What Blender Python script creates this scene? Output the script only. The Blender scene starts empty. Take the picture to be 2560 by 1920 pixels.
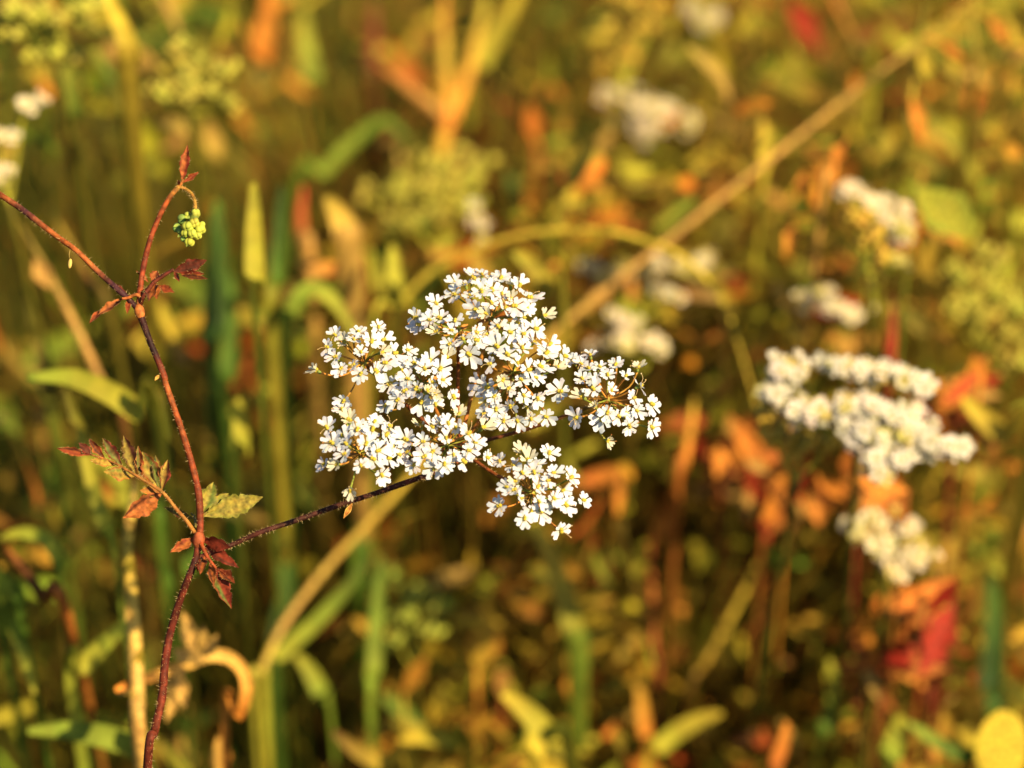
import bpy, math, random
from mathutils import Vector, Matrix, noise
rnd = random.Random(7)
R = math.radians
sc = bpy.context.scene
col = sc.collection

# ------------------------------------------------------------------ camera
LENS, SENSOR, FOCUS = 60.0, 17.3, 0.50
PITCH = R(30)
CAM = Vector((0, -FOCUS*math.cos(PITCH), 0.50 + FOCUS*math.sin(PITCH)))
FWD = Vector((0, math.cos(PITCH), -math.sin(PITCH)))
RIGHT = Vector((1, 0, 0))
UP = RIGHT.cross(FWD)
TOCAM = -FWD
cd = bpy.data.cameras.new('camera')
cd.lens = LENS; cd.sensor_width = SENSOR; cd.sensor_fit = 'HORIZONTAL'
cd.clip_start = 0.02; cd.clip_end = 200
cd.dof.use_dof = True; cd.dof.focus_distance = FOCUS + 0.002
cd.dof.aperture_fstop = 6.0; cd.dof.aperture_blades = 9
cam = bpy.data.objects.new('camera', cd)
cam.location = CAM
cam.rotation_euler = (math.pi/2 - PITCH, 0, 0)
col.objects.link(cam)
sc.camera = cam

# ------------------------------------------------------------------ light
SUN_EL, SUN_AZ = R(40), R(134)          # azimuth clockwise from +Y
SUN = Vector((math.sin(SUN_AZ)*math.cos(SUN_EL), math.cos(SUN_AZ)*math.cos(SUN_EL), math.sin(SUN_EL)))
world = bpy.data.worlds.new('World'); sc.world = world; world.use_nodes = True
nt = world.node_tree; nt.nodes.clear()
wo = nt.nodes.new('ShaderNodeOutputWorld'); bg = nt.nodes.new('ShaderNodeBackground')
sk = nt.nodes.new('ShaderNodeTexSky'); sk.sky_type = 'NISHITA'; sk.sun_disc = False
sk.sun_elevation = SUN_EL; sk.sun_rotation = SUN_AZ
bg.inputs['Strength'].default_value = 0.05
nt.links.new(sk.outputs[0], bg.inputs[0]); nt.links.new(bg.outputs[0], wo.inputs[0])
sl = bpy.data.lights.new('sun', 'SUN'); sl.energy = 5.0; sl.angle = R(0.5); sl.color = (1.0, 0.75, 0.42)
so = bpy.data.objects.new('sun', sl); so.rotation_euler = SUN.to_track_quat('Z', 'Y').to_euler()
so.location = (2, -2, 3); col.objects.link(so)
sc.view_settings.view_transform = 'Standard'; sc.view_settings.look = 'None'
sc.view_settings.gamma = 1; sc.view_settings.use_curve_mapping = False
sc.view_settings.exposure = 1.42
sc.cycles.max_bounces = 7; sc.cycles.diffuse_bounces = 2; sc.cycles.transmission_bounces = 4

# ------------------------------------------------------------------ helpers
def P(x, y, d):
    """photo pixel (2560 x 1920) at depth d -> point in the meadow"""
    s = SENSOR/LENS*d/2560.0
    return CAM + FWD*d + RIGHT*((x-1280)*s) + UP*(-(y-960)*s)
def project(p):
    v = p - CAM; d = v.dot(FWD)
    if d <= 0.01: return None
    s = SENSOR/LENS*d/2560.0
    return 1280 + v.dot(RIGHT)/s, 960 - v.dot(UP)/s, d
def pxm(n, d): return n*SENSOR/LENS*d/2560.0
K = 2560/2212.0

class MB:
    def __init__(s): s.v=[]; s.f=[]; s.m=[]; s.c=[]
    def vert(s, p, c): s.v.append((p[0],p[1],p[2])); s.c.append(c); return len(s.v)-1
    def face(s, f, m=0): s.f.append(f); s.m.append(m)
    def add(s, o, mat):
        b = len(s.v)
        for p, c in zip(o.v, o.c):
            q = mat @ Vector(p); s.v.append((q.x,q.y,q.z)); s.c.append(c)
        for f, m in zip(o.f, o.m): s.f.append(tuple(i+b for i in f)); s.m.append(m)
    def mesh(s, name, mats, smooth=True):
        me = bpy.data.meshes.new(name); me.from_pydata(s.v, [], s.f)
        for m in mats: me.materials.append(m)
        if any(s.m): me.polygons.foreach_set('material_index', s.m)
        a = me.attributes.new('tint', 'FLOAT_COLOR', 'POINT')
        a.data.foreach_set('color', [x for c in s.c for x in (c[0],c[1],c[2],1.0)])
        if smooth: me.polygons.foreach_set('use_smooth', [True]*len(s.f))
        me.update(); return me
    def build(s, name, mats, parent=None, smooth=True):
        o = bpy.data.objects.new(name, s.mesh(name, mats, smooth)); col.objects.link(o)
        if parent: o.parent = parent
        return o
def tag(o, label=None, cat=None, group=None, kind=None):
    if label: o['label'] = label
    if cat: o['category'] = cat
    if group: o['group'] = group
    if kind: o['kind'] = kind
    return o
def empty(name, label, cat, group=None, loc=None):
    o = bpy.data.objects.new(name, None); o.empty_display_size = 0.01
    col.objects.link(o); tag(o, label, cat, group); return o

MASK={}
LIT={}
SA=SUN.orthogonal().normalized(); SB=SUN.cross(SA); CELL=.004
def keep_sun(p, r):
    """recognisable plants stand clear in the sun: no filler close by on their sunny side"""
    t=p.dot(SUN); n=max(0,int(r/CELL+.5)); a=int(p.dot(SA)//CELL); b=int(p.dot(SB)//CELL)
    for i in range(-n,n+1):
        for j in range(-n,n+1): LIT.setdefault((a+i,b+j),[]).append(t)
def keep(p, r):
    """remember where a recognisable plant stands so that filler does not grow in front of it"""
    q=project(p)
    if not q: return
    keep_sun(p, min(.012,max(.004,pxm(r,q[2]))))
    R_=max(1,int(r/24+.5)); cx,cy=int(q[0]//24),int(q[1]//24)
    for i in range(-R_,R_+1):
        for j in range(-R_,R_+1):
            k=(cx+i,cy+j); MASK[k]=max(MASK.get(k,0),q[2])
def smooth_path(pts, n=6):
    out = []
    m = len(pts)
    for i in range(m-1):
        p0 = pts[max(i-1,0)]; p1 = pts[i]; p2 = pts[i+1]; p3 = pts[min(i+2,m-1)]
        for k in range(n):
            t = k/n
            out.append(0.5*((2*p1)+(p2-p0)*t+(2*p0-5*p1+4*p2-p3)*t*t+(3*p1-p0-3*p2+p3)*t*t*t))
    out.append(pts[-1].copy()); return out
def lerp(a, b, t): return a+(b-a)*t
def mixc(a, b, t): return tuple(a[i]+(b[i]-a[i])*t for i in range(3))
def jit(c, a=0.15):
    k = 1+rnd.uniform(-a,a); return tuple(max(0.002, x*k*(1+rnd.uniform(-a,a)*0.5)) for x in c)
def prof(ws, t):
    if not isinstance(ws, (list,tuple)): return ws
    x = t*(len(ws)-1); i = min(int(x), len(ws)-2); return lerp(ws[i], ws[i+1], x-i)
def frames(pts, hint):
    out = []
    prev = None
    for i, p in enumerate(pts):
        t = (pts[min(i+1,len(pts)-1)]-pts[max(i-1,0)])
        if t.length < 1e-9: t = Vector((0,0,1))
        t.normalize()
        n = (prev if prev is not None else hint)
        n = n - t*n.dot(t)
        if n.length < 1e-4: n = t.orthogonal()
        n.normalize(); prev = n
        out.append((p, t, n, t.cross(n)))
    return out
def tube(mb, pts, rad, colr, sides=6, mat=0, hint=Vector((0.3,-0.8,0.5)), knob=None):
    fr = frames(pts, hint); N = len(fr); base = len(mb.v)
    for i, (p,t,n,b) in enumerate(fr):
        u = i/(N-1); r = prof(rad,u)
        c = colr(u) if callable(colr) else colr
        for k in range(sides):
            a = 2*math.pi*k/sides
            mb.vert(p+(n*math.cos(a)+b*math.sin(a))*r, c)
    for i in range(N-1):
        for k in range(sides):
            k2=(k+1)%sides
            mb.face((base+i*sides+k, base+i*sides+k2, base+(i+1)*sides+k2, base+(i+1)*sides+k), mat)
    mb.face(tuple(base+k for k in range(sides))[::-1], mat)
    mb.face(tuple(base+(N-1)*sides+k for k in range(sides)), mat)
def ribbon(mb, pts, wid, colr, hint, fold=0.25, twist=0.0, mat=0):
    """grass blade: keeled strip of three verts across"""
    fr = frames(pts, hint); N = len(fr); base = len(mb.v)
    for i,(p,t,n,b) in enumerate(fr):
        u=i/(N-1); w=prof(wid,u)*0.5
        c = colr(u) if callable(colr) else colr
        if twist:
            a=twist*u; n,b = n*math.cos(a)+b*math.sin(a), b*math.cos(a)-n*math.sin(a)
        mb.vert(p+b*w+n*w*fold, c); mb.vert(p-n*w*fold, mixc(c,(c[0]*1.15,c[1]*1.15,c[2]*1.1),1)); mb.vert(p-b*w+n*w*fold, c)
    for i in range(N-1):
        a=base+i*3
        mb.face((a,a+1,a+4,a+3),mat); mb.face((a+1,a+2,a+5,a+4),mat)
def leaf(mb, base, tip, width, normal, ca, cb, cc=None, lobes=4, depth=0.3, fold=0.35, bend=0.0, nu=16, roll=0.15, peak=0.42, mat=0, side=1.0):
    """leaflet with toothed outline, folded along its midrib; ca inner, cb edge, cc other half"""
    ax = tip-base; L = ax.length; t = ax.normalized()
    n = normal - t*normal.dot(t)
    if n.length<1e-4: n=t.orthogonal()
    n.normalize(); b = t.cross(n); cc = cc or ca
    vs = (-1,-0.8,-0.45,0,0.45,0.8,1); start=len(mb.v)
    ph = rnd.uniform(0,1)
    for i in range(nu+1):
        u=i/nu
        env = (u/peak)**0.75 if u<peak else max(0.0,1-((u-peak)/(1-peak))**1.7)
        if peak>.5: env = math.sqrt(max(0.0,1-(2*u-1)**2))
        env = max(0.04, env)
        for v in vs:
            q = (u*lobes+ph+(0.25 if v>0 else 0))%1.0
            tooth = 1-depth*(1-math.sin(math.pi*q)**0.6)*min(1,env*2)
            w = width*0.5*env*lerp(1,tooth,abs(v))
            z = abs(v)*w*fold + bend*L*(u*u) + roll*w*(abs(v)**3)*math.sin(3.1*u*lobes+v*2) + rnd.uniform(-1,1)*w*0.035
            fwd = 0.10*L*abs(v)*env*(1-u)       # side lobes point towards the tip
            p = base + t*(u*L+fwd) + b*(v*w) + n*z
            e = max(0.0,(abs(v)-0.45)/0.55)
            c = mixc(ca if v*side<=0 else cc, cb, min(1,e*0.9+rnd.uniform(-0.15,0.25)))
            if v==0: c = mixc(c, cb, 0.35)
            mb.vert(p, jit(c,0.12))
    m=len(vs)
    for i in range(nu):
        for k in range(m-1):
            a=start+i*m+k; mb.face((a,a+1,a+m+1,a+m),mat)
def ball(mb, c, r, colr, axis=Vector((0,0,1)), stretch=1.0, seg=6, rings=4, mat=0):
    q = axis.to_track_quat('Z','Y'); base=len(mb.v)
    top = mb.vert(c+q@Vector((0,0,r*stretch)), colr)
    for i in range(1,rings):
        th=math.pi*i/rings
        for k in range(seg):
            a=2*math.pi*k/seg
            mb.vert(c+q@Vector((r*math.sin(th)*math.cos(a), r*math.sin(th)*math.sin(a), r*stretch*math.cos(th))), colr)
    bot = mb.vert(c-q@Vector((0,0,r*stretch)), colr)
    for k in range(seg): mb.face((top, top+1+k, top+1+(k+1)%seg),mat)
    for i in range(rings-2):
        for k in range(seg):
            a=top+1+i*seg; b2=a+seg; mb.face((a+k,b2+k,b2+(k+1)%seg,a+(k+1)%seg),mat)
    a=top+1+(rings-2)*seg
    for k in range(seg): mb.face((a+(k+1)%seg, a+k, bot),mat)

# ------------------------------------------------------------------ materials
def newmat(name):
    m=bpy.data.materials.new(name); m.use_nodes=True; m.node_tree.nodes.clear(); return m, m.node_tree
def foliage(name, rough=0.5, spec=0.3, trans=0.3, nscale=260.0, namt=0.35, bump=0.0, stretch=None):
    m, t = newmat(name); N=t.nodes; Lk=t.links
    out=N.new('ShaderNodeOutputMaterial'); pb=N.new('ShaderNodeBsdfPrincipled'); at=N.new('ShaderNodeAttribute'); at.attribute_name='tint'
    tc=N.new('ShaderNodeTexCoord'); nz=N.new('ShaderNodeTexNoise'); nz.inputs['Scale'].default_value=nscale; nz.inputs['Detail'].default_value=3
    Lk.new(tc.outputs['Object'], nz.inputs['Vector'])
    mr=N.new('ShaderNodeMapRange'); mr.inputs['From Min'].default_value=0.3; mr.inputs['From Max'].default_value=0.7
    mr.inputs['To Min'].default_value=1-namt; mr.inputs['To Max'].default_value=1+namt
    Lk.new(nz.outputs['Fac'], mr.inputs['Value'])
    mx=N.new('ShaderNodeVectorMath'); mx.operation='SCALE'
    Lk.new(at.outputs['Color'], mx.inputs[0]); Lk.new(mr.outputs[0], mx.inputs['Scale'])
    Lk.new(mx.outputs[0], pb.inputs['Base Color'])
    pb.inputs['Roughness'].default_value=rough; pb.inputs['Specular IOR Level'].default_value=spec
    if bump:
        bp=N.new('ShaderNodeBump'); bp.inputs['Strength'].default_value=bump; bp.inputs['Distance'].default_value=0.0002
        Lk.new(nz.outputs['Fac'], bp.inputs['Height']); Lk.new(bp.outputs[0], pb.inputs['Normal'])
    if trans:
        tr=N.new('ShaderNodeBsdfTranslucent'); ms=N.new('ShaderNodeMixShader'); ms.inputs[0].default_value=trans
        Lk.new(mx.outputs[0], tr.inputs['Color']); Lk.new(pb.outputs[0], ms.inputs[1]); Lk.new(tr.outputs[0], ms.inputs[2])
        Lk.new(ms.outputs[0], out.inputs['Surface'])
    else: Lk.new(pb.outputs[0], out.inputs['Surface'])
    return m
M_BLADE = foliage('grass_blade_surface', 0.6, 0.10, 0.32, 180, 0.3)
M_LEAF  = foliage('hairy_leaf_surface', 0.65, 0.12, 0.2, 1400, 0.5, bump=0.5)
M_STEM  = foliage('stem_surface', 0.6, 0.12, 0.0, 1100, 0.55, bump=0.4)
M_PETAL = foliage('petal_surface', 0.6, 0.15, 0.36, 1600, 0.12, bump=0.25)
M_HAIR  = foliage('hair_surface', 0.5, 0.3, 0.5, 100, 0.1)
M_FRUIT = foliage('fruit_surface', 0.55, 0.15, 0.2, 700, 0.25)
def soil():
    m,t=newmat('soil_surface'); N=t.nodes; Lk=t.links
    out=N.new('ShaderNodeOutputMaterial'); pb=N.new('ShaderNodeBsdfPrincipled'); tc=N.new('ShaderNodeTexCoord')
    nz=N.new('ShaderNodeTexNoise'); nz.inputs['Scale'].default_value=30; nz.inputs['Detail'].default_value=8
    cr=N.new('ShaderNodeValToRGB'); cr.color_ramp.elements[0].color=(0.018,0.014,0.007,1); cr.color_ramp.elements[1].color=(0.07,0.055,0.02,1)
    Lk.new(tc.outputs['Object'],nz.inputs['Vector']); Lk.new(nz.outputs['Fac'],cr.inputs[0]); Lk.new(cr.outputs[0],pb.inputs['Base Color'])
    pb.inputs['Roughness'].default_value=0.95
    bp=N.new('ShaderNodeBump'); bp.inputs['Strength'].default_value=0.6; bp.inputs['Distance'].default_value=0.01
    Lk.new(nz.outputs['Fac'],bp.inputs['Height']); Lk.new(bp.outputs[0],pb.inputs['Normal']); Lk.new(pb.outputs[0],out.inputs['Surface'])
    return m
M_SOIL = soil()

# albedo palette (linear)
GOLD=(0.29,0.215,0.022); YEL=(0.38,0.30,0.03); YGR=(0.24,0.23,0.022); LGR=(0.15,0.20,0.022); GRN=(0.05,0.095,0.010)
DGR=(0.018,0.040,0.008); OLI=(0.085,0.072,0.008); TAN=(0.32,0.19,0.045); ORA=(0.40,0.15,0.020); DOR=(0.22,0.07,0.012)
RED=(0.22,0.018,0.008); BRN=(0.075,0.032,0.008); DRD=(0.13,0.022,0.010); STRAW=(0.42,0.27,0.06)
PAL=dict(gold=GOLD,yel=YEL,ygr=YGR,lgr=LGR,grn=GRN,dgr=DGR,oli=OLI,tan=TAN,ora=ORA,dor=DOR,red=RED,brn=BRN,drd=DRD,straw=STRAW)
WHITE=(0.80,0.82,0.84)

# ------------------------------------------------------------------ ground
def ground():
    mb=MB(); xs=[-30,-12,-6,-3]+[-2+0.1*i for i in range(41)]+[3,6,12,30]
    n=len(xs); g=random.Random(3)
    for y in xs:
        for x in xs:
            h = 0.008*math.sin(x*7.1)*math.cos(y*6.3)+g.uniform(-0.006,0.004)
            mb.vert((x,y+0.8,h-0.004),(0.05,0.04,0.02))
    for j in range(n-1):
        for i in range(n-1):
            a=j*n+i; mb.face((a,a+1,a+n+1,a+n))
    o=mb.build('ground',[M_SOIL]); o['kind']='structure'; return o
ground()

# ------------------------------------------------------------------ the sharp plant
D0=FOCUS
plant = empty('hedgerow_umbel_plant','sharp slender red-stemmed plant carrying one open lacy white flower umbel and a drooping green bud','wildflower')
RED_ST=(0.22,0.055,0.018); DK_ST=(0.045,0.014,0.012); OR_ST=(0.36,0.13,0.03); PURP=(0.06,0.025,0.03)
hairs=MB(); HC=(0.62,0.48,0.22)
def hairy(pts, rad, density, L=0.0009):
    fr=frames(pts, Vector((0.3,-0.8,0.5))); N=len(fr)
    for i in range(N-1):
        seg=(fr[i+1][0]-fr[i][0]).length; k=seg*density
        cnt=int(k)+(1 if rnd.random()<k-int(k) else 0)
        for _ in range(cnt):
            f=rnd.random(); p=fr[i][0].lerp(fr[i+1][0],f); t,n,b=fr[i][1:]
            a=rnd.uniform(0,2*math.pi); r=prof(rad,(i+f)/(N-1))
            dirv=(n*math.cos(a)+b*math.sin(a)); q=p+dirv*r*0.9
            e=q+(dirv+t*rnd.uniform(-0.5,0.5)).normalized()*L*rnd.uniform(0.25,1.35)
            w=t.cross(dirv).normalized()*0.000026; w2=t*0.000026
            a0=len(hairs.v)
            for x in (q+w,q-w*0.5+w2,q-w*0.5-w2,e): hairs.vert(x,HC)
            hairs.face((a0,a0+1,a0+3)); hairs.face((a0+1,a0+2,a0+3)); hairs.face((a0+2,a0,a0+3))
def stem_part(name, pix, rad, colr, dens=9000, n=6, L=0.0009, extra=None):
    pts=[P(x,y,D0+dz) for x,y,dz in pix]
    if extra: pts=pts+extra
    rad=[r_*.86 for r_ in rad]; L*=.72
    pts=smooth_path(pts,n); mb=MB(); tube(mb,pts,[r_*(1+rnd.uniform(-.07,.07)) for r_ in [prof(rad,i/40) for i in range(41)]],colr,9)
    o=mb.build(name,[M_STEM],plant); hairy(pts,rad,dens,L); return o,pts
def spots_and_shade(cols):
    """colour stops along a stem: its own spots and some painted-in shade"""
    def f(u):
        x=u*(len(cols)-1); i=min(int(x),len(cols)-2); c_=mixc(cols[i],cols[i+1],x-i); return jit((c_[0]*.56,c_[1]*.46,c_[2]*.48),0.18)
    return f
low=[(497,1350,0),(490,1395,0),(473,1440,0),(450,1500,.001),(426,1580,.002),(412,1660,.002),(405,1740,.002),(386,1830,.002),(368,1925,.003)]
b0=P(368,1925,D0+.003)
stem_part('stem',low,[.00062,.00062,.00066,.0007,.00075,.00075,.00095],
  spots_and_shade([RED_ST,DK_ST,(.13,.03,.014),(.11,.025,.012),(.14,.03,.014),(.16,.04,.016),(.14,.035,.015),(.15,.035,.015),(.13,.03,.014),(.12,.05,.02)]),9000,7,.0007,
  extra=[b0+Vector((-.006,.012,-.06)),b0+Vector((-.008,.02,-.2)),Vector((b0.x-.004,b0.y+.018,-.01))])
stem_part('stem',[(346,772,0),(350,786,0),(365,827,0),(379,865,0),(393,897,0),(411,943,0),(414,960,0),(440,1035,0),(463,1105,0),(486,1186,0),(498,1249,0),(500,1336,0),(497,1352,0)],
  [.00060,.00056,.00052,.00052,.00055,.00058,.0006],spots_and_shade([OR_ST,DK_ST,(.035,.014,.012),(.03,.012,.012),RED_ST,OR_ST,(.3,.085,.02),(.26,.07,.02),RED_ST,(.2,.05,.018),RED_ST]),6500,6,.0006)  # dark stretch: stem blotching plus the leaf's cast shadow, put into the colour
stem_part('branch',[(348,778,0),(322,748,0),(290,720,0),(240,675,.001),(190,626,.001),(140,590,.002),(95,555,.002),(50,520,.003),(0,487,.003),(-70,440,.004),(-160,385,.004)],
  [.00048,.00046,.00046,.0005,.0005,.0004],spots_and_shade([DK_ST,PURP,PURP,OR_ST,(.33,.11,.025),(.36,.12,.025),PURP,(.3,.09,.02),(.3,.08,.02),RED_ST]),7000,6,.0008)  # purple stops mix natural stem spots with cast shadows painted in
stem_part('branch',[(349,775,0),(349,745,0),(353,700,0),(362,650,.001),(375,600,.001),(390,560,.001),(405,527,.001),(425,492,.001),(447,466,.001)],
  [.00058,.0005,.00046,.00042,.00044],spots_and_shade([OR_ST,(.26,.07,.02),(.2,.045,.016),(.24,.06,.018),(.27,.07,.02),(.3,.09,.02),(.42,.26,.05)]),3500,6,.0006)
stem_part('bud_stalk',[(444,468,.001),(454,469,.001),(467,475,.001),(480,487,.0005),(487,505,0),(488,528,0)],[.00038,.0003,.0003,.0003,.00034],spots_and_shade([(.42,.26,.05),(.38,.25,.04),(.34,.26,.04)]),16000,6,.0007)
STALK=[(496,1394,.001),(537,1378,.004),(579,1362,.006),(650,1331,.006),(740,1301,.007),(850,1262,.008),(960,1226,.008),(1040,1197,.009),(1078,1183,.010),(1112,1155,.010),(1146,1120,.011)]
stem_part('umbel_stalk',STALK,[.00042,.00042,.00044,.00046,.00046,.00042],spots_and_shade([(.1,.03,.012),(.06,.02,.012),(.055,.02,.012),(.06,.02,.012),(.07,.022,.012),(.12,.05,.02)]),15000,7,.00075)  # dark stops paint in the shadow that the umbel casts on its stalk
# node swellings
mb=MB(); ball(mb,P(497,1350,D0),.0009,(.2,.05,.018),(UP+RIGHT*.1).normalized(),1.5,10,8)
mb.build('stem_node',[M_STEM],plant)
mb=MB(); ball(mb,P(349,779,D0),.00075,(.3,.1,.025),(UP-RIGHT*.2).normalized(),1.6,10,8)
mb.build('stem_node',[M_STEM],plant)
# drooping bud: a green ball of closed florets
def bud():
    root=MB(); tube(root,smooth_path([P(488,522,D0),P(486,545,D0),P(478,566,D0)],4),[.0004,.0006,.0008,.0007],(.13,.17,.03),8)
    ro=root.build('bud',[M_FRUIT],plant); ro['label']='nodding pale green flower bud'
    spec=[(489,534,10,0),(470,540,9,.001),(457,548,9,.001),(445,566,9,.001),(452,578,9,.0005),(470,566,11,-.0006),(486,556,10,-.0005),(500,572,11,-.0004),(494,588,9,-.0006),(481,583,10,-.0008),(474,604,11,-.0003),(461,596,9,.0003),(440,572,6,.001),(503,562,8,.0004),(463,583,9,-.0005)]
    for x,y,r,dz in spec:
        c=P(x,y,D0+dz); m=MB(); g=jit((.32,.36,.05) if x>462 else (.16,.27,.06),.15)  # sunlit yellow side and shaded green side are put into the floret colours
        ax=(c-P(483,545,D0+.001)).normalized(); rr=pxm(r,D0)*rnd.uniform(1.1,1.6)
        for k in range(4):                     # closed petals pressed together
            a=k*math.pi/2+.3; o1=ax.orthogonal().normalized(); o2=ax.cross(o1)
            ball(m,c+(o1*math.cos(a)+o2*math.sin(a))*rr*.38+ax*rr*.15,rr*.66,jit(g,.1),ax,1.15,8,6)
        m.build('bud_floret',[M_FRUIT],ro)
    m=MB()
    for x,y,x2,y2 in ((446,560,433,568),(452,585,444,594),(470,607,466,617),(478,540,464,546),(492,545,499,551)):
        leaf(m,P(x,y,D0),P(x2,y2,D0-.001),pxm(8,D0),TOCAM,(.2,.26,.05),(.1,.15,.03),nu=6,lobes=1,depth=0)
    m.build('bracteole',[M_LEAF],ro)
bud()
# leaves of the sharp plant -----------------------------------------------------
Lg=(.13,.135,.022); Lo=(.24,.075,.018); Lr=(.135,.022,.010); Ld=(.055,.018,.010); Ly=(.20,.155,.024); Lgd=(.07,.10,.02)
def leaf_group(name, stalkpix, srad, items, scol=OR_ST, label=None, hair=5000):
    """a compound leaf: stalk mesh with one child mesh per leaflet"""
    mb=MB(); pts=smooth_path([P(x,y,D0+z) for x,y,z in stalkpix],5); tube(mb,pts,srad,spots_and_shade([scol,scol,jit(scol)]),6); hairy(pts,srad,hair,.0005)
    o=mb.build(name,[M_STEM],plant)
    if label: o['label']=label
    for it in items:
        (bx,by),(tx,ty),w,ca,cb,cc,fold,lob,dz=it
        m=MB(); b=P(bx,by,D0+.001); t=P(tx,ty,D0+dz)
        nrm=(TOCAM+UP*rnd.uniform(-.25,.35)+RIGHT*rnd.uniform(-.3,.3)).normalized()
        leaf(m,b,t,pxm(w,D0)*1.28,nrm,ca,cb,cc,lobes=lob,depth=.34,fold=fold,bend=rnd.uniform(-.05,.10),nu=20,roll=.3)
        ed=[]
        m.build('leaflet',[M_LEAF],o)
        for k in range(int(10+w*.5)):          # short bristles on the margin
            i=rnd.choice((0,6))+7*rnd.randrange(4,19); p=Vector(m.v[i])
            e=p+((t-b).normalized()*.4+(p-b.lerp(t,.6)).normalized()).normalized()*.00032
            a0=len(hairs.v); hairs.vert(p,HC); hairs.vert(p+UP*.00004,HC); hairs.vert(e,HC); hairs.face((a0,a0+1,a0+2))
    return o
leaf_group('leaf',[(485,1330,0),(468,1305,-.001),(440,1272,-.001),(406,1231,-.001),(370,1207,-.001),(335,1186,-.001),(281,1155,0),(225,1136,0)],[.00036,.0003,.00026,.0002,.00012],[
 ((230,1137),(142,1121),20,Lr,Lo,Ld,.5,4,.001),((232,1138),(197,1107),19,Ld,Lr,Ld,.3,3,.001),((262,1146),(222,1097),19,Ld,Lo,Lr,.5,3,.001),
 ((305,1166),(256,1095),25,Lgd,Lr,Ld,.5,4,.001),((340,1188),(310,1090),30,Ly,Ld,Ld,.7,5,.002),((352,1195),(346,1116),20,Lgd,Lo,Lr,.6,3,.002),
 ((402,1228),(356,1130),40,Ly,Lr,Lgd,.55,5,.002),((396,1220),(387,1140),24,Lgd,Ld,Ly,.5,3,.002),((405,1226),(420,1150),27,Ly,Lr,Ld,.7,2,.002),
 ((340,1190),(257,1180),32,Ly,Lo,Lg,.3,4,-.002),((295,1162),(222,1150),18,Ly,Lo,Ly,.3,3,-.002),((405,1232),(301,1295),46,Lo,Lo,Ld,.75,4,-.003),((400,1231),(350,1226),26,Lo,Ly,Lo,.3,2,-.001)],
 (.36,.19,.04),'compound toothed leaf turning dark red with yellow-green leaflets')
leaf_group('leaf',[(500,1300,0),(505,1290,.001),(515,1282,.001)],[.0003,.0002],[
 ((505,1290),(653,1243),50,Ly,Lg,Ly,.25,6,.004),((507,1282),(532,1208),36,Ly,Lg,Lgd,.55,2,.003),((520,1281),(570,1235),30,Lg,Ly,Ly,.3,2,.004)],(.3,.26,.05),'pale yellow-green leaf beside the stem')
leaf_group('leaf',[(489,1318,.003),(487,1295,.005),(478,1284,.006)],[.0002,.00015],[((487,1298),(414,1267),17,Lgd,Lr,Lgd,.4,3,.007)],(.16,.17,.04))
leaf_group('leaf',[(497,1345,0),(508,1372,-.001),(522,1398,-.001),(540,1420,-.001)],[.0003,.00028,.0002],[
 ((492,1342),(423,1384),24,Lo,Lo,Lr,.45,3,-.002),((501,1348),(580,1368),32,Lr,Lr,Lr,.4,3,-.002),((503,1360),(598,1420),27,Lr,Lr,Ld,.4,3,-.001),
 ((528,1405),(578,1526),36,Lr,Lr,Lgd,.5,4,-.002),((545,1418),(588,1462),24,Lr,Lo,Ld,.5,2,-.002),((526,1404),(535,1464),19,Lo,Lo,Ld,.6,3,-.003),
 ((512,1388),(500,1440),22,Lo,Lr,Ld,.6,2,-.002),((494,1375),(494,1432),13,Lr,Lo,Lr,.5,2,-.001)],(.34,.08,.02),'small red-brown leaf folded over the branching node')
leaf_group('leaf',[(351,762,0),(358,742,-.001),(372,722,-.001),(385,705,-.001),(410,688,-.001),(434,673,-.001)],[.0003,.00034,.0003,.0003,.0002],[
 ((432,680),(517,649),30,Ld,Lr,Ld,.3,4,.001),((451,684),(510,685),15,Lr,Lr,Lo,.4,3,0),((452,688),(520,697),13,Ld,Lo,Ld,.5,3,-.001),((436,680),(450,708),12,Lr,Lo,Lr,.7,2,-.002),
 ((392,714),(436,732),18,Lr,Lo,Lr,.5,2,0),((388,704),(372,752),28,Lo,Ld,Ld,.7,3,-.002),((384,704),(392,748),22,Lo,Lo,Lr,.5,4,-.001),((372,706),(340,677),11,Lo,Lr,Lo,.6,2,.001),((380,706),(392,678),24,Lo,Lr,Ld,.5,4,.002)],(.12,.03,.014),'crumpled dark red leaf under the bud stalk')
leaf_group('leaf',[(353,748,0),(345,738,-.001),(334,738,-.001),(321,744,-.001),(305,747,-.001)],[.0003,.00026,.0002],[
 ((308,745),(244,788),19,Ld,Lo,Lo,.8,3,-.001),((262,768),(222,813),16,Ld,Lo,Lr,.8,2,-.002),((322,744),(318,784),13,Lr,Lo,Lr,.7,1,-.002),((322,742),(276,706),17,Lr,Ld,Lr,.5,2,.001)],(.42,.16,.035),'curled rusty leaf hanging at the fork below the bud')
leaf_group('leaf',[(447,467,.001),(453,459,.001),(458,448,.001)],[.00024,.0002],[
 ((455,458),(469,364),22,Lo,Lr,Lr,.45,5,.003),((457,457),(497,430),13,Lr,Lo,Lr,.6,2,.001),((448,464),(446,449),7,Ld,Lr,Ld,.4,1,0)],(.4,.18,.035),'narrow orange-red leaf standing at the bend')
m=MB(); leaf(m,P(881,1258,D0+.006),P(859,1296,D0+.004),pxm(15,D0),TOCAM,Lo,STRAW,lobes=1,depth=.05,fold=.5,nu=8); m.build('bract',[M_LEAF],plant)
m=MB(); leaf(m,P(398,937,D0),P(387,952,D0-.001),pxm(10,D0),TOCAM,STRAW,Lo,lobes=1,depth=.05,fold=.5,nu=8); m.build('bract',[M_LEAF],plant)

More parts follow.
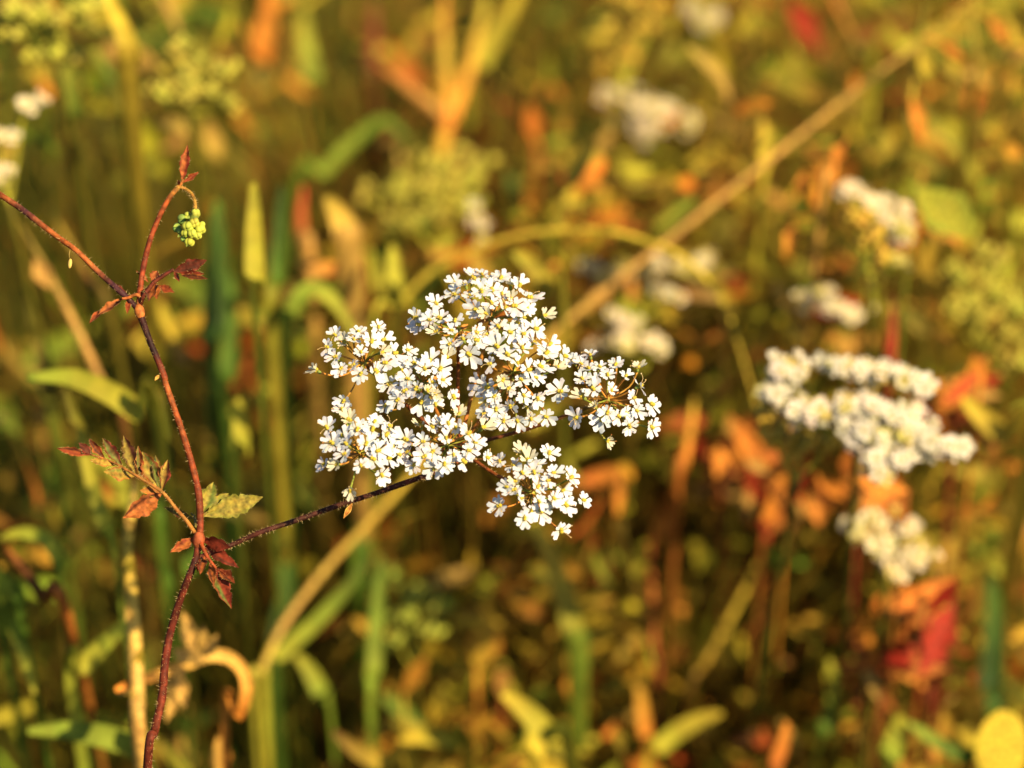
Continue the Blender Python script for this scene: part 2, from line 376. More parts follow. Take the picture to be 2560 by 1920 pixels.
# umbel --------------------------------------------------------------------------
def petal(mb, ang, size, rise, c, cup=0.18, nu=5, nv=6):
    ca,sa=math.cos(ang),math.sin(ang); st=len(mb.v); curl=rnd.uniform(-.1,.3); tw=rnd.uniform(-.25,.25)
    for i in range(nu+1):
        u=i/nu
        for k in range(nv+1):
            v=-1+2*k/nv
            e=0.70+0.30*math.sin(math.pi*min(1,abs(v)*0.98+0.02))**0.8
            w=0.06+0.425*u**0.88
            x=0.10+u*(0.90*(1-(1-e)*u)); y=v*w*(1-0.06*u)
            z=rise*x - cup*(1-abs(v)**1.3)*u*0.5*(1 if u<.95 else 1.25) + curl*u*u*0.35*abs(v) + tw*y*u*.5 + 0.10*(u*u)*math.sin(v*3+ang)*.4
            x*=size; y*=size; z*=size
            sh=mixc(c,(0.50,0.50,0.26),max(0,.45-u)*1.6)
            mb.vert((x*ca-y*sa, x*sa+y*ca, z), sh)
    for i in range(nu):
        for k in range(nv):
            a=st+i*(nv+1)+k; mb.face((a,a+1,a+nv+2,a+nv+1),0)
def floret_mesh(idx):
    """five notched petals (outer ones longer), yellow-green twin disc, thread-like stamens"""
    mb=MB(); rr=0.00146*(.72 if idx%7==3 else 1)
    off=rnd.uniform(-.15,.15); gone=-1 if idx%4 else rnd.randrange(5)
    for k in range(5):
        if k==gone: continue
        a=off+k*2*math.pi/5+rnd.uniform(-.12,.12)
        s=rr*(1.0+0.24*math.cos(a))*rnd.uniform(.90,1.08)
        petal(mb,a,s,rnd.uniform(.7,1.3) if idx%7==3 else rnd.uniform(-.05,.6),(.54+rnd.uniform(-.05,.03),.57,.655) if idx%7!=3 else (.50,.50,.40))
    yc=(.42,.34,.035)
    for s in (-1,1): ball(mb,Vector((s*.00016,0,.00022)),.00027,yc,Vector((0,0,1)),1.0,8,6,1)
    for s in (-1,1): tube(mb,[Vector((s*.00012,0,.0003)),Vector((s*.00022,0,.00062))],[.00005,.00004],(.5,.45,.12),4,1)
    ball(mb,Vector((0,0,-.0003)),.00026,(.15,.19,.04),Vector((0,0,1)),1.6,8,6,1)
    if idx%3!=1:
        for k in range(rnd.choice((2,3,4))):
            a=off+(k+.5)*2*math.pi/5+rnd.uniform(-.2,.2); l=rnd.uniform(.0009,.0014); e=Vector((math.cos(a)*l,math.sin(a)*l,rnd.uniform(.0004,.0010)))
            m0=Vector((math.cos(a)*l*.5,math.sin(a)*l*.5,e.z*.9))
            tube(mb,smooth_path([Vector((0,0,.0001)),m0,e],3),.000028,(.55,.42,.22),4,1)
            ball(mb,e,.00009,rnd.choice([(.55,.40,.15),(.5,.2,.06),(.6,.5,.3)]),Vector((0,0,1)),1.1,6,4,1)
    return mb.mesh('floret',[M_PETAL,M_FRUIT])
FM=[floret_mesh(i) for i in range(28)]
c1=[(740,640)]; 
def cr(ox,oy,lst,s=0.22604): return [(ox+x*s,oy+y*s) for x,y in lst]
UMB={ # umbellet centre (px) -> florets (px)
'a':((910,908),cr(740,640,[(435,880),(690,850),(910,790),(550,960),(965,930),(830,950),(720,1065),(990,1190),(345,1010),(440,1120),(235,1270),(500,1245),(640,1210),(720,1300),(870,1275),(510,1490),(1230,1045),(600,1010),(1090,1080),(940,1070),(830,1230),(420,1200),(640,930),(530,1600)])),
'b':((1059,958),cr(740,640,[(1190,1270),(1420,1250),(1480,1165),(1310,1195),(1660,1130),(1590,1250),(1740,1365),(1040,1420),(1130,1255),(1210,1500),(1340,1470),(1500,1400),(1620,1370),(1540,1525),(1390,1610),(1130,1590),(990,1660),(1000,1490),(1730,1560),(1540,1640),(1240,1360),(1450,1500)])),
'c':((1147,828),cr(740,640,[(1550,530),(1330,680),(1360,765),(1480,710),(1590,700),(1760,715),(1560,840),(1720,830),(1545,910),(1700,970),(1850,925),(1990,935),(1910,1080),(1990,845),(1650,640),(2110,860),(1440,790),(1640,760),(1800,860)])),
'd':((1228,798),cr(1180,640,[(-180,300),(-190,430),(110,215),(10,250),(200,265),(320,250),(430,330),(520,330),(110,395),(220,380),(330,420),(210,520),(640,470),(720,440),(795,665),(50,595),(360,580),(240,600),(470,560),(600,580),(380,650),(500,740),(570,680),(160,640),(700,810),(420,840),(290,775),(560,860),(640,755),(170,845),(40,880),(-70,330),(-20,440),(430,480),(120,480)])),
'e':((1283,930),cr(1180,640,[(280,1010),(330,940),(550,1025),(680,965),(850,980),(1020,1110),(820,1080),(930,1235),(500,1190),(700,1340),(540,1370),(390,1100),(200,1200),(100,1415),(340,1370),(180,1450),(410,1470),(570,1545),(715,1570),(750,1230),(-60,950),(620,1260),(290,1080)])+cr(1180,980,[(150,95),(130,230),(265,190),(430,155),(350,315),(500,310),(650,290),(605,160),(610,430),(820,270),(560,250),(60,180),(590,350),(250,50)])),
'f':((1519,1000),cr(1180,640,[(1310,1105),(1210,1200),(1410,1230),(1590,1205),(1830,1245),(1700,1330),(1220,1360),(1350,1365),(1500,1320),(1850,1440),(980,1500),(1230,1560),(1540,1490),(1790,1570),(1980,1640),(1120,1160),(1290,1250),(1340,1470)])+cr(1180,980,[(1230,110),(1370,170),(1160,285),(1440,300),(1620,270),(1735,370),(1820,205),(1980,390),(1495,535),(1700,230),(1500,230)])),
'g':((900,1132),cr(740,980,[(515,205),(345,400),(740,270),(530,490),(400,570),(590,320),(845,420),(770,570),(680,420),(870,330),(1030,385),(990,190),(540,690),(460,800),(315,800),(720,810),(640,790),(850,750),(940,915),(900,650),(1020,735),(600,1080),(990,470),(560,580),(1060,605),(930,500),(1130,690)])),
'h':((1118,1112),cr(740,980,[(1220,530),(1240,670),(1380,380),(1500,390),(1410,550),(1310,800),(1300,880),(1420,710),(1510,660),(1120,520),(1800,250),(1660,510),(1540,840),(1640,800),(1740,690),(1850,775),(1910,650),(2060,400),(1980,560),(1900,460),(1680,350),(1590,360),(1540,160),(1390,130),(1330,440),(1490,780),(2110,730),(1980,700),(1770,390)])),
'i':((1329,1232),cr(1180,980,[(570,680),(850,680),(710,800),(460,820),(310,770),(160,730),(900,900),(1090,950),(480,990),(390,1050),(540,1180),(720,1050),(1000,1085),(1230,1200),(1030,1250),(870,1270),(740,1210),(310,1260),(660,1310),(580,1395),(980,1530),(760,1310),(620,770),(470,1090),(840,980),(560,900),(900,1180),(690,890)]))}
HUB=P(1146,1120,D0+.011)
def plane_depth(x,y): return D0 - (y-1000)*0.0567e-3*0.42 + (x-1200)*0.0567e-3*0.10
UN=(TOCAM*.80+Vector((0,0,1))*.42+RIGHT*.08).normalized()
SIDE={(435,880),(-190,430),(680,965)}
nfl=0
GAPS=[(905,1000,42),(1165,935,40),(1005,1035,24),(1232,1088,26),(1180,1010,22),(870,968,18),(1120,1150,14),(1258,1104,24),(1310,1090,24),(1366,1074,22)]
placed=[]
def free_spot(x,y):
    if any(math.hypot(x-a,y-b)<r for a,b,r in GAPS): return False
    if any(math.hypot(x-a,y-b)<19.5 for a,b in placed): return False
    placed.append((x,y)); return True
for key,((hx,hy),fl) in UMB.items():
    hub=P(hx,hy,plane_depth(hx,hy)+.0055)
    # ray from the umbel hub
    midp=HUB.lerp(hub,.5)-UN*.0015
    mb=MB(); pts=smooth_path([HUB,midp,hub],8)
    rc=spots_and_shade([(.2,.06,.02),(.24,.08,.02),(.3,.15,.03)]) if key in 'acgi' else spots_and_shade([(.3,.13,.03),(.45,.22,.04),(.4,.24,.04)]) if key in 'dbe' else spots_and_shade([(.1,.035,.015),(.13,.05,.016),(.2,.16,.03)])
    tube(mb,pts,[.00030,.00027,.00027],rc,7); mb.build('umbel_ray',[M_STEM],plant); hairy(pts,.0003,4000,.0004)
    cl=MB(); ball(cl,hub,.00055,(.2,.2,.04),UN,.9,8,6)
    inst=[]
    for (x,y) in fl:
        if not free_spot(x,y): continue
        dx,dy=x-hx,y-hy; rad=math.hypot(dx,dy)
        d=plane_depth(x,y)+0.0032*(rad/110.0)**2-0.001+rnd.uniform(-.0012,.0012)
        p=P(x,y,d)
        out=(RIGHT*dx-UP*dy); out=out/max(out.length,1e-6)
        k=min(1.0,rad/95.0)
        nrm=(UN+out*(.68*k)+Vector((rnd.gauss(0,.32),rnd.gauss(0,.32),rnd.gauss(0,.26)))).normalized()
        xo=out-nrm*out.dot(nrm)
        if xo.length<1e-3: xo=nrm.orthogonal()
        xo.normalize(); a=rnd.uniform(-.5,.5); yo=nrm.cross(xo)
        xo,yo=xo*math.cos(a)+yo*math.sin(a), yo*math.cos(a)-xo*math.sin(a)
        s=rnd.uniform(.76,1.20)*(0.88 if k<.35 else 1.0)
        inst.append(Matrix((( xo.x*s,yo.x*s,nrm.x*s,p.x),(xo.y*s,yo.y*s,nrm.y*s,p.y),(xo.z*s,yo.z*s,nrm.z*s,p.z),(0,0,0,1))))
        base=p-nrm*.0006
        mid=hub.lerp(base,.55)+ (out*.0012-nrm*.0016)*k
        pc=jit((.18,.19,.03) if rnd.random()<.55 else (.34,.16,.03),.2)
        tube(cl,smooth_path([hub,mid,base],4),[.00013,.00012,.00016],pc,5)
    for q in range(5):                       # bracteoles under the cluster
        a=q*1.256+rnd.uniform(-.3,.3); o1=UN.orthogonal().normalized(); o2=UN.cross(o1)
        dr=(o1*math.cos(a)+o2*math.sin(a)-UN*.5).normalized()
        leaf(cl,hub,hub+dr*rnd.uniform(.002,.0032),.0008,UN,(.3,.12,.03),(.42,.2,.04),nu=6,lobes=1,depth=0,fold=.4,mat=0)
    co=cl.build('flower_cluster',[M_STEM],plant)
    for mtx in inst:
        o=bpy.data.objects.new('floret',FM[nfl%len(FM)]); nfl+=1; col.objects.link(o); o.parent=co; o.matrix_world=mtx
m=MB()
for q in range(4):
    a=q*1.6; dr=(RIGHT*math.cos(a)-UP*.7+TOCAM*math.sin(a)*.5).normalized()
    leaf(m,HUB,HUB+dr*.003,.0008,TOCAM,Lo,Lr,nu=6,lobes=1,depth=0,fold=.5)
m.build('bract',[M_LEAF],plant)
ho=hairs.build('bristles',[M_HAIR],plant,False); ho['kind']='stuff'
sd=MB(); ball(sd,P(175,659,D0+.001),pxm(5.5,D0),(.5,.36,.10),(UP+RIGHT*.12).normalized(),2.3,8,8)
tube(sd,[P(174,648,D0+.001),P(173,636,D0+.001),P(177,616,D0+.0012)],.00003,(.4,.3,.1),4)
tag(sd.build('hanging_seed',[M_FRUIT]),'tiny pale seed dangling by a thread from the sharp red branch','seed')

# ------------------------------------------------------------------ meadow behind: plants that can be told apart
def ov(x,y,d): return P(x*K,y*K,d)
def root_from(p, dirv, reach=None, g=None):
    """carry a stalk on from its lowest visible point down into the soil"""
    g=g or rnd
    z=p.z; h=Vector((dirv.x,dirv.y,0)); 
    if h.length>1e-6: h=h.normalized()*min(.05,h.length*.6)
    back=reach if reach is not None else g.uniform(.08,.20)
    a=p+h*.5+Vector((0,back*.3,-z*.28)); b=p+h*.8+Vector((0,back*.75,-z*.65)); c=p+h*.9+Vector((0,back,-z-.012))
    return [a,b,c]
def col_along(cs, frac):
    cs=[PAL[c] if isinstance(c,str) else c for c in cs]
    def f(u):
        t=min(1,u/frac); x=t*(len(cs)-1)
        if len(cs)==1: return jit(cs[0],.1)
        i=min(int(x),len(cs)-2); return jit(mixc(cs[i],cs[i+1],x-i),.08)
    return f
def blade(label, pts, w, cs, d, d2=None, cat='grass blade', name='grass_blade', fold=.2, taper=(.25,.8,1,1,.9), group=None, lean=None, twist=0.0):
    """hero blade: overview-pixel points tip first, root last"""
    d2=d2 or d; n=len(pts)
    w3=[ov(x,y,lerp(d,d2,i/(n-1))) for i,(x,y) in enumerate(pts)]
    vis=smooth_path(w3,6)
    for q in vis: keep(q,w*K*.5)
    ext=root_from(w3[-1],w3[-1]-w3[-2])
    allp=smooth_path(w3+ext,6); frac=len(vis)/len(allp)
    W=pxm(w*K,d); k=max(1,round(frac*10)); prof_w=[]
    for i in range(13):
        u=i/12; prof_w.append(W*(prof(list(taper),min(1,u/frac)) if u<=frac else lerp(taper[-1],.3,min(1,2.5*(u-frac)/(1-frac)))))
    mb=MB(); hint=(TOCAM*.9+SUN*.35+Vector((rnd.uniform(-.2,.2),0,rnd.uniform(-.2,.2)))).normalized()
    ribbon(mb,allp,prof_w,col_along(list(cs)+[mixc(PAL[cs[-1]] if isinstance(cs[-1],str) else cs[-1],OLI,.6)],1.0),hint,fold,twist)
    return tag(mb.build(name,[M_BLADE]),label,cat,group)
def stalk(label, pts, w, cs, d, d2=None, cat='stalk', name='dry_stalk', branches=(), knobs=(), group=None, reach=None):
    d2=d2 or d; n=len(pts)
    w3=[ov(x,y,lerp(d,d2,i/(n-1))) for i,(x,y) in enumerate(pts)]
    for q in smooth_path(w3,12): keep(q,max(38,w*K*.5))
    for bp,_,_ in branches:
        for x,y,dz in bp: keep(ov(x,y,d+dz),14)
    for kx,ky,tx,ty,kw,kc in knobs:
        for f in (0,.5,1): keep(ov(lerp(kx,tx,f),lerp(ky,ty,f),d),kw*.5)
    allp=smooth_path(w3+root_from(w3[-1],w3[-1]-w3[-2],reach),6); W=pxm(w*K,d)*.5
    fr_=len(smooth_path(w3,6))/len(allp); cf=col_along(cs,fr_); ol=mixc(PAL[cs[-1]],OLI,.75)
    rl=[W*prof([.2,.62,.85,.95,1,1,1],min(1,i/24/fr_)) if i/24<fr_ else W*lerp(1,.45,min(1,3*(i/24-fr_)/(1-fr_))) for i in range(25)]
    mb=MB(); tube(mb,allp,rl,lambda u: cf(u) if u<fr_ else mixc(cf(u),ol,min(1,4*(u-fr_)/(1-fr_))),8)
    if not branches and not knobs: return tag(mb.build(name,[M_STEM]),label,cat,group)
    root=empty(name,label,cat,group); mb.build('stem',[M_STEM],root)
    for bp,bw,bc in branches:
        m=MB(); tube(m,smooth_path([ov(x,y,d+dz) for x,y,dz in bp],5),[pxm(bw*K,d)*.3,pxm(bw*K,d)*.5,pxm(bw*K,d)*.5],col_along(bc,1),7); m.build('branch',[M_STEM],root)
    for kx,ky,tx,ty,kw,kc in knobs:
        m=MB(); a=ov(kx,ky,d); b=ov(tx,ty,d-.002)
        near=min(allp,key=lambda q:(q-a).length); tube(m,[near,a.lerp(near,.4),a],pxm(4,d),PAL[kc],5)
        leaf(m,a,b,pxm(kw*K,d),(TOCAM+SUN*.4).normalized(),PAL[kc],jit(PAL[kc],.3),lobes=1,depth=0,fold=.7,nu=8,roll=0)
        m.build('seed_pod',[M_LEAF],root)
    return root
# white umbels out of focus
def petal_low(mb,mtx,s,c):
    for k in range(5):
        a=k*1.2566+rnd.uniform(-.2,.2); r=s*rnd.uniform(.85,1.2); z=rnd.uniform(0,.5)*s
        q=[(0.1,0,0),(.62,-.34,z*.5/s),(.98,-.2,z/s),(.8,0,z*.8/s-.08),(.98,.2,z/s),(.62,.34,z*.5/s)]
        b=len(mb.v)
        for x,y,zz in q:
            p=mtx@Vector(((x*math.cos(a)-y*math.sin(a))*r,(x*math.sin(a)+y*math.cos(a))*r,zz*r)); mb.vert(p,c)
        mb.face((b,b+1,b+2,b+3),0); mb.face((b,b+3,b+4,b+5),0)
def umbel_plant(label, clusters, d, hubpx, kind='white', tilt=.45, group=None, stemcol=('oli','grn'), reach=None):
    if kind=='white': d+=.028 if d<.6 else .02
    """clusters: (x,y,radius,count) in overview pixels"""
    root=empty('umbel_plant' if kind=='white' else 'seeding_umbel_plant',label,'wildflower',group)
    hub=ov(hubpx[0],hubpx[1],d+.012)
    st=smooth_path([hub]+root_from(hub,Vector((rnd.uniform(-.03,.03),.02,0)),reach),8)
    m=MB(); tube(m,st,[.0006,.0008,.001,.0012],col_along(stemcol,1),8); m.build('stem',[M_STEM],root)
    for (x,y,r,n) in clusters:
        yy=(y-hubpx[1]); dd=d-yy*K*.0000567*tilt*(d/.5); c=ov(x,y,dd); keep(c,r*K*.9); ch=ov(x,y+r*.25,dd+.006)
        m=MB(); tube(m,smooth_path([hub,hub.lerp(ch,.5)-UN*.002,ch],5),.0003,PAL['ygr'],6); m.build('umbel_ray',[M_STEM],root)
        m=MB(); ped=MB()
        for i in range(max(2,int(n*(.75 if kind=='white' else 1.0)))):
            a=rnd.uniform(0,6.283); q=min(1.6,abs(rnd.gauss(0,.78))); ox=math.cos(a)*q*r*1.12; oy=math.sin(a)*q*r*.56
            p=ov(x+ox,y+oy,dd-oy*K*.00004+.003*q*q+rnd.uniform(-.0015,.0015))
            out=(p-ch).normalized(); nrm=(UN*.8+out*.6+Vector((rnd.gauss(0,.25),rnd.gauss(0,.25),rnd.gauss(0,.2)))).normalized()
            if kind=='white':
                petal_low(m,Matrix.Translation(p)@nrm.to_track_quat('Z','Y').to_matrix().to_4x4(),.0014*rnd.uniform(.6,1.3),jit((.58,.55,.46) if d<.6 else (.60,.53,.36),.10) if rnd.random()>.22 else jit((.42,.36,.10),.15))
                tube(m,[ch,p-nrm*.0006],.00022,(.27,.26,.035),4,1); ball(m,p,.0004,(.36,.32,.04),nrm,1,6,4,1)
            else:
                fc=jit({'seed':(.36,.34,.05),'gold':(.42,.29,.04),'lime':(.27,.30,.04)}[kind],.2)
                tube(m,[ch,ch.lerp(p,.5)-UN*.0006,p],.00013,jit((.27,.25,.04)),4,1)
                for s in (-1,1): ball(m,p+nrm.orthogonal()*.0005*s,.0008,fc,nrm,1.7,6,5,1)
        m.build('flower_cluster' if kind=='white' else 'fruit_cluster',[M_PETAL,M_FRUIT],root)
    return root
umbel_plant('largest blurred white umbel, with a separate level bar of florets',[(1690,800,40,30),(1728,805,30,18),(1678,850,34,22),(1712,882,36,26),(1756,890,36,26),(1815,795,28,20),(1860,800,30,22),(1910,806,30,22),(1955,818,32,24),(1995,840,24,14),(1826,880,38,30),(1880,880,40,32),(1932,900,44,36),(1860,930,42,32),(1910,950,46,38),(1962,940,46,38),(2012,960,42,30),(2052,967,30,18),(1892,990,38,26),(1942,992,36,24),(1905,1022,24,14)],.556,(1850,950),tilt=.35)
umbel_plant('blurred white umbel hanging over the red leaves, split in two lobes',[(1850,1140,34,18),(1890,1120,30,16),(1905,1170,42,22),(1960,1140,26,14),(1965,1200,34,16),(1930,1235,30,16)],.60,(1920,1215),tilt=.2)
umbel_plant('blurred white umbel bent into a hook beside a broad lime leaf',[(1840,410,26,12),(1885,440,30,16),(1925,470,34,18),(1950,500,30,16),(1940,560,18,8)],.615,(1900,540),tilt=.2)
umbel_plant('golden seeding rays hanging below the hooked white umbel',[(1850,470,26,10),(1880,510,24,10),(1905,555,24,10)],.62,(1880,600),'gold')
umbel_plant('flat blurred white umbel of two tufts above the largest blurred umbel',[(1740,650,26,14),(1775,635,28,14),(1800,660,30,16),(1840,680,34,18)],.635,(1800,740),tilt=.3)
umbel_plant('pale blurred umbel lying along the long orange stalk',[(1265,575,26,9),(1320,600,30,12),(1365,580,30,13),(1420,570,34,14),(1470,575,30,12),(1525,565,32,12)],.68,(1400,680),tilt=.2)
umbel_plant('cream blurred umbel of upright tufts under the arching straw',[(1350,690,36,16),(1345,740,36,14),(1400,740,34,12),(1440,640,26,14)],.645,(1390,800),tilt=.1)
umbel_plant('soft cream umbel in the deep blur under orange seed heads',[(1330,200,38,14),(1375,235,44,20),(1420,235,38,18),(1400,270,36,18),(1495,260,26,14)],.74,(1400,330),tilt=.2)
umbel_plant('small bluish white umbel beside the red leaf in deep blur',[(1535,40,36,16),(1515,20,26,10)],.76,(1550,110),tilt=.2)
umbel_plant('row of orange-gold fruiting tufts above the soft cream umbel',[(1360,10,24,6),(1385,60,24,6),(1350,95,24,6),(1310,55,22,6),(1330,130,22,6),(1300,145,20,5),(1410,20,22,5)],.75,(1350,190),'gold')
umbel_plant('three white tufts of an umbel beyond the sloping red branch',[(-6,290,26,8),(4,380,28,10),(50,225,26,7)],.60,(20,440),tilt=.2)
umbel_plant('nodding pale seed heads on green threads, behind the red branch tip',[(20,20,34,14),(60,30,30,12),(130,45,30,10),(180,20,36,16),(30,70,18,4),(70,120,18,4),(120,115,18,4),(165,130,18,4)],.64,(110,60),'seed')
umbel_plant('knobbly yellow-green seed umbel against a dark gap',[(375,100,30,5),(350,190,30,8),(400,165,34,10),(400,205,36,12),(430,190,30,8),(460,145,26,6),(495,220,24,5),(420,130,20,4)],.655,(410,240),'seed')
umbel_plant('wide hazy yellow umbel gone to seed behind the sharp florets',[(860,420,44,14),(920,400,46,16),(980,390,46,16),(1000,440,46,16),(950,460,46,16),(890,470,44,14),(1020,370,36,10),(960,350,36,10)],.72,(960,560),'seed')
umbel_plant('scatter of white tufts beside the hazy yellow umbel',[(1030,440,18,5),(1045,480,20,6),(1040,520,18,5)],.66,(1040,560),tilt=.1)
umbel_plant('broad yellow-green umbel beyond the broad lime leaf',[(2080,600,50,14),(2140,620,52,16),(2190,650,50,16),(2120,680,50,16),(2070,660,44,12),(2180,720,46,14),(2130,550,40,10),(2200,780,40,10)],.68,(2130,780),'seed')
umbel_plant('lime tuft of unripe fruits low between grass blades',[(850,1260,30,8),(900,1280,34,10),(940,1310,34,10),(880,1330,34,10),(930,1360,32,8),(860,1380,30,8)],.68,(900,1450),'lime')
umbel_plant('golden fruiting umbel under the largest blurred white umbel',[(1690,940,40,12),(1740,960,40,12),(1790,950,34,10),(1660,900,30,8)],.60,(1720,1040),'gold')

# stalks
stalk('long straight orange-brown stalk slanting behind the whole white umbel',[(2130,-30),(2030,60),(1880,170),(1680,330),(1450,512),(1190,722),(1000,905),(830,1092),(700,1232),(612,1350),(565,1450),(545,1520)],16,('gold','tan','tan','gold','tan','ygr'),.69,.65)
stalk('thin yellow straw arching over the pale umbel',[(1640,900),(1600,760),(1560,650),(1480,560),(1380,515),(1280,497),(1160,502),(1050,530),(940,580),(860,660),(800,760)],14,('gold','yel','gold','ygr'),.655,.665,name='arching_straw',knobs=((1300,495,1335,485,22,'gold'),(1230,497,1262,500,20,'yel'),(1390,515,1420,530,22,'yel')))
stalk('orange forked stalk with two side branches above the hazy yellow umbel',[(960,-20),(958,60),(960,150),(965,230),(960,300),(950,400)],34,('ora','gold','ora','gold'),.76,branches=(([(1050,-10,.01),(1020,120,.004),(975,260,0)],30,('ygr','ora')),([(815,140,.004),(880,190,.002),(960,250,0)],28,('dor','tan'))))
stalk('knotted straw-coloured grass stem standing behind the toothed red leaf',[(292,1040),(284,1100),(275,1180),(281,1260),(288,1350),(293,1430),(298,1520),(305,1640)],32,('straw','gold','straw','tan'),.575,name='straw_stem',knobs=((286,1150,270,1110,20,'straw'),(276,1250,290,1205,20,'gold'),(288,1360,272,1310,22,'straw'),(294,1450,306,1400,20,'gold'),(298,1540,285,1490,22,'straw')))
stalk('thin red stem with one orange pod below the sharp florets',[(1430,1090),(1405,1180),(1408,1290),(1412,1400),(1420,1500)],17,('red','dor','drd'),.70,name='red_stem',knobs=((1415,1180,1440,1100,46,'ora'),))
stalk('red-orange stem behind the dry folded leaf',[(655,400),(648,470),(655,540),(668,600)],34,('red','dor','tan'),.70,name='red_stem')
stalk('dark brown stem in the shade beside the orange forked stalk',[(805,-10),(808,60),(800,140),(806,220)],30,('brn','drd','brn'),.82,name='brown_stem')
stalk('brown sloping stem by the curled green blade',[(10,1180),(50,1230),(95,1290),(150,1345)],26,('dor','brn','dor'),.60,name='brown_stem')
stalk('thin tan stem slanting beside the thin red stem',[(1700,1090),(1650,1190),(1590,1310),(1530,1420),(1480,1530)],15,('oli','gold','brn'),.71,name='tan_stem')
stalk('short thick orange stalk tapering upward beside the sharp florets',[(1500,860),(1488,940),(1474,1010),(1460,1070)],26,('gold','ora','dor'),.68)
stalk('crimson stem under the flat two-tufted umbel',[(1928,640),(1925,720),(1918,790),(1915,860)],28,('brn','red','drd'),.66,name='red_stem')
stalk('olive stem with two orange pods over the long slanting stalk',[(1790,-20),(1830,60),(1860,130),(1880,210)],20,('ora','oli','ygr'),.76,name='pod_stem',knobs=((1870,110,1905,150,52,'ora'),(1870,155,1840,200,36,'ora')))
stalk('pod-bearing stem with long orange hanging pods',[(2000,0),(1990,80),(1975,170),(1960,260),(1950,360)],14,('oli','gold','oli'),.67,name='pod_stem',knobs=((1968,200,1995,315,32,'ora'),(2030,90,2085,130,28,'ora'),(2040,110,2080,165,30,'gold'),(1990,110,2005,180,34,'gold')))
stalk('slim pod stem by the crown of orange spikes',[(2110,-20),(2100,60),(2110,150),(2095,260)],14,('gold','oli'),.68,name='pod_stem',knobs=((2138,36,2176,98,30,'ora'),(2180,40,2200,100,22,'gold')))
stalk('bent stem strung with small orange beads',[(1830,300),(1805,345),(1790,400),(1770,470)],16,('dor','ora','tan'),.655,name='pod_stem',knobs=((1812,315,1800,350,34,'ora'),(1800,370,1785,410,30,'ora'),(1735,370,1722,430,26,'ora'),(1715,470,1695,550,30,'ora')))
stalk('tan stem sloping under the red branch, with one pod',[(40,480),(110,600),(170,720),(230,850),(270,940)],20,('oli','tan','brn'),.63,name='tan_stem',knobs=((75,560,110,625,44,'tan'),))
stalk('brown-banded stem sloping behind the fork of the red plant',[(100,440),(190,600),(250,740)],20,('gold','brn','oli'),.66,name='tan_stem')

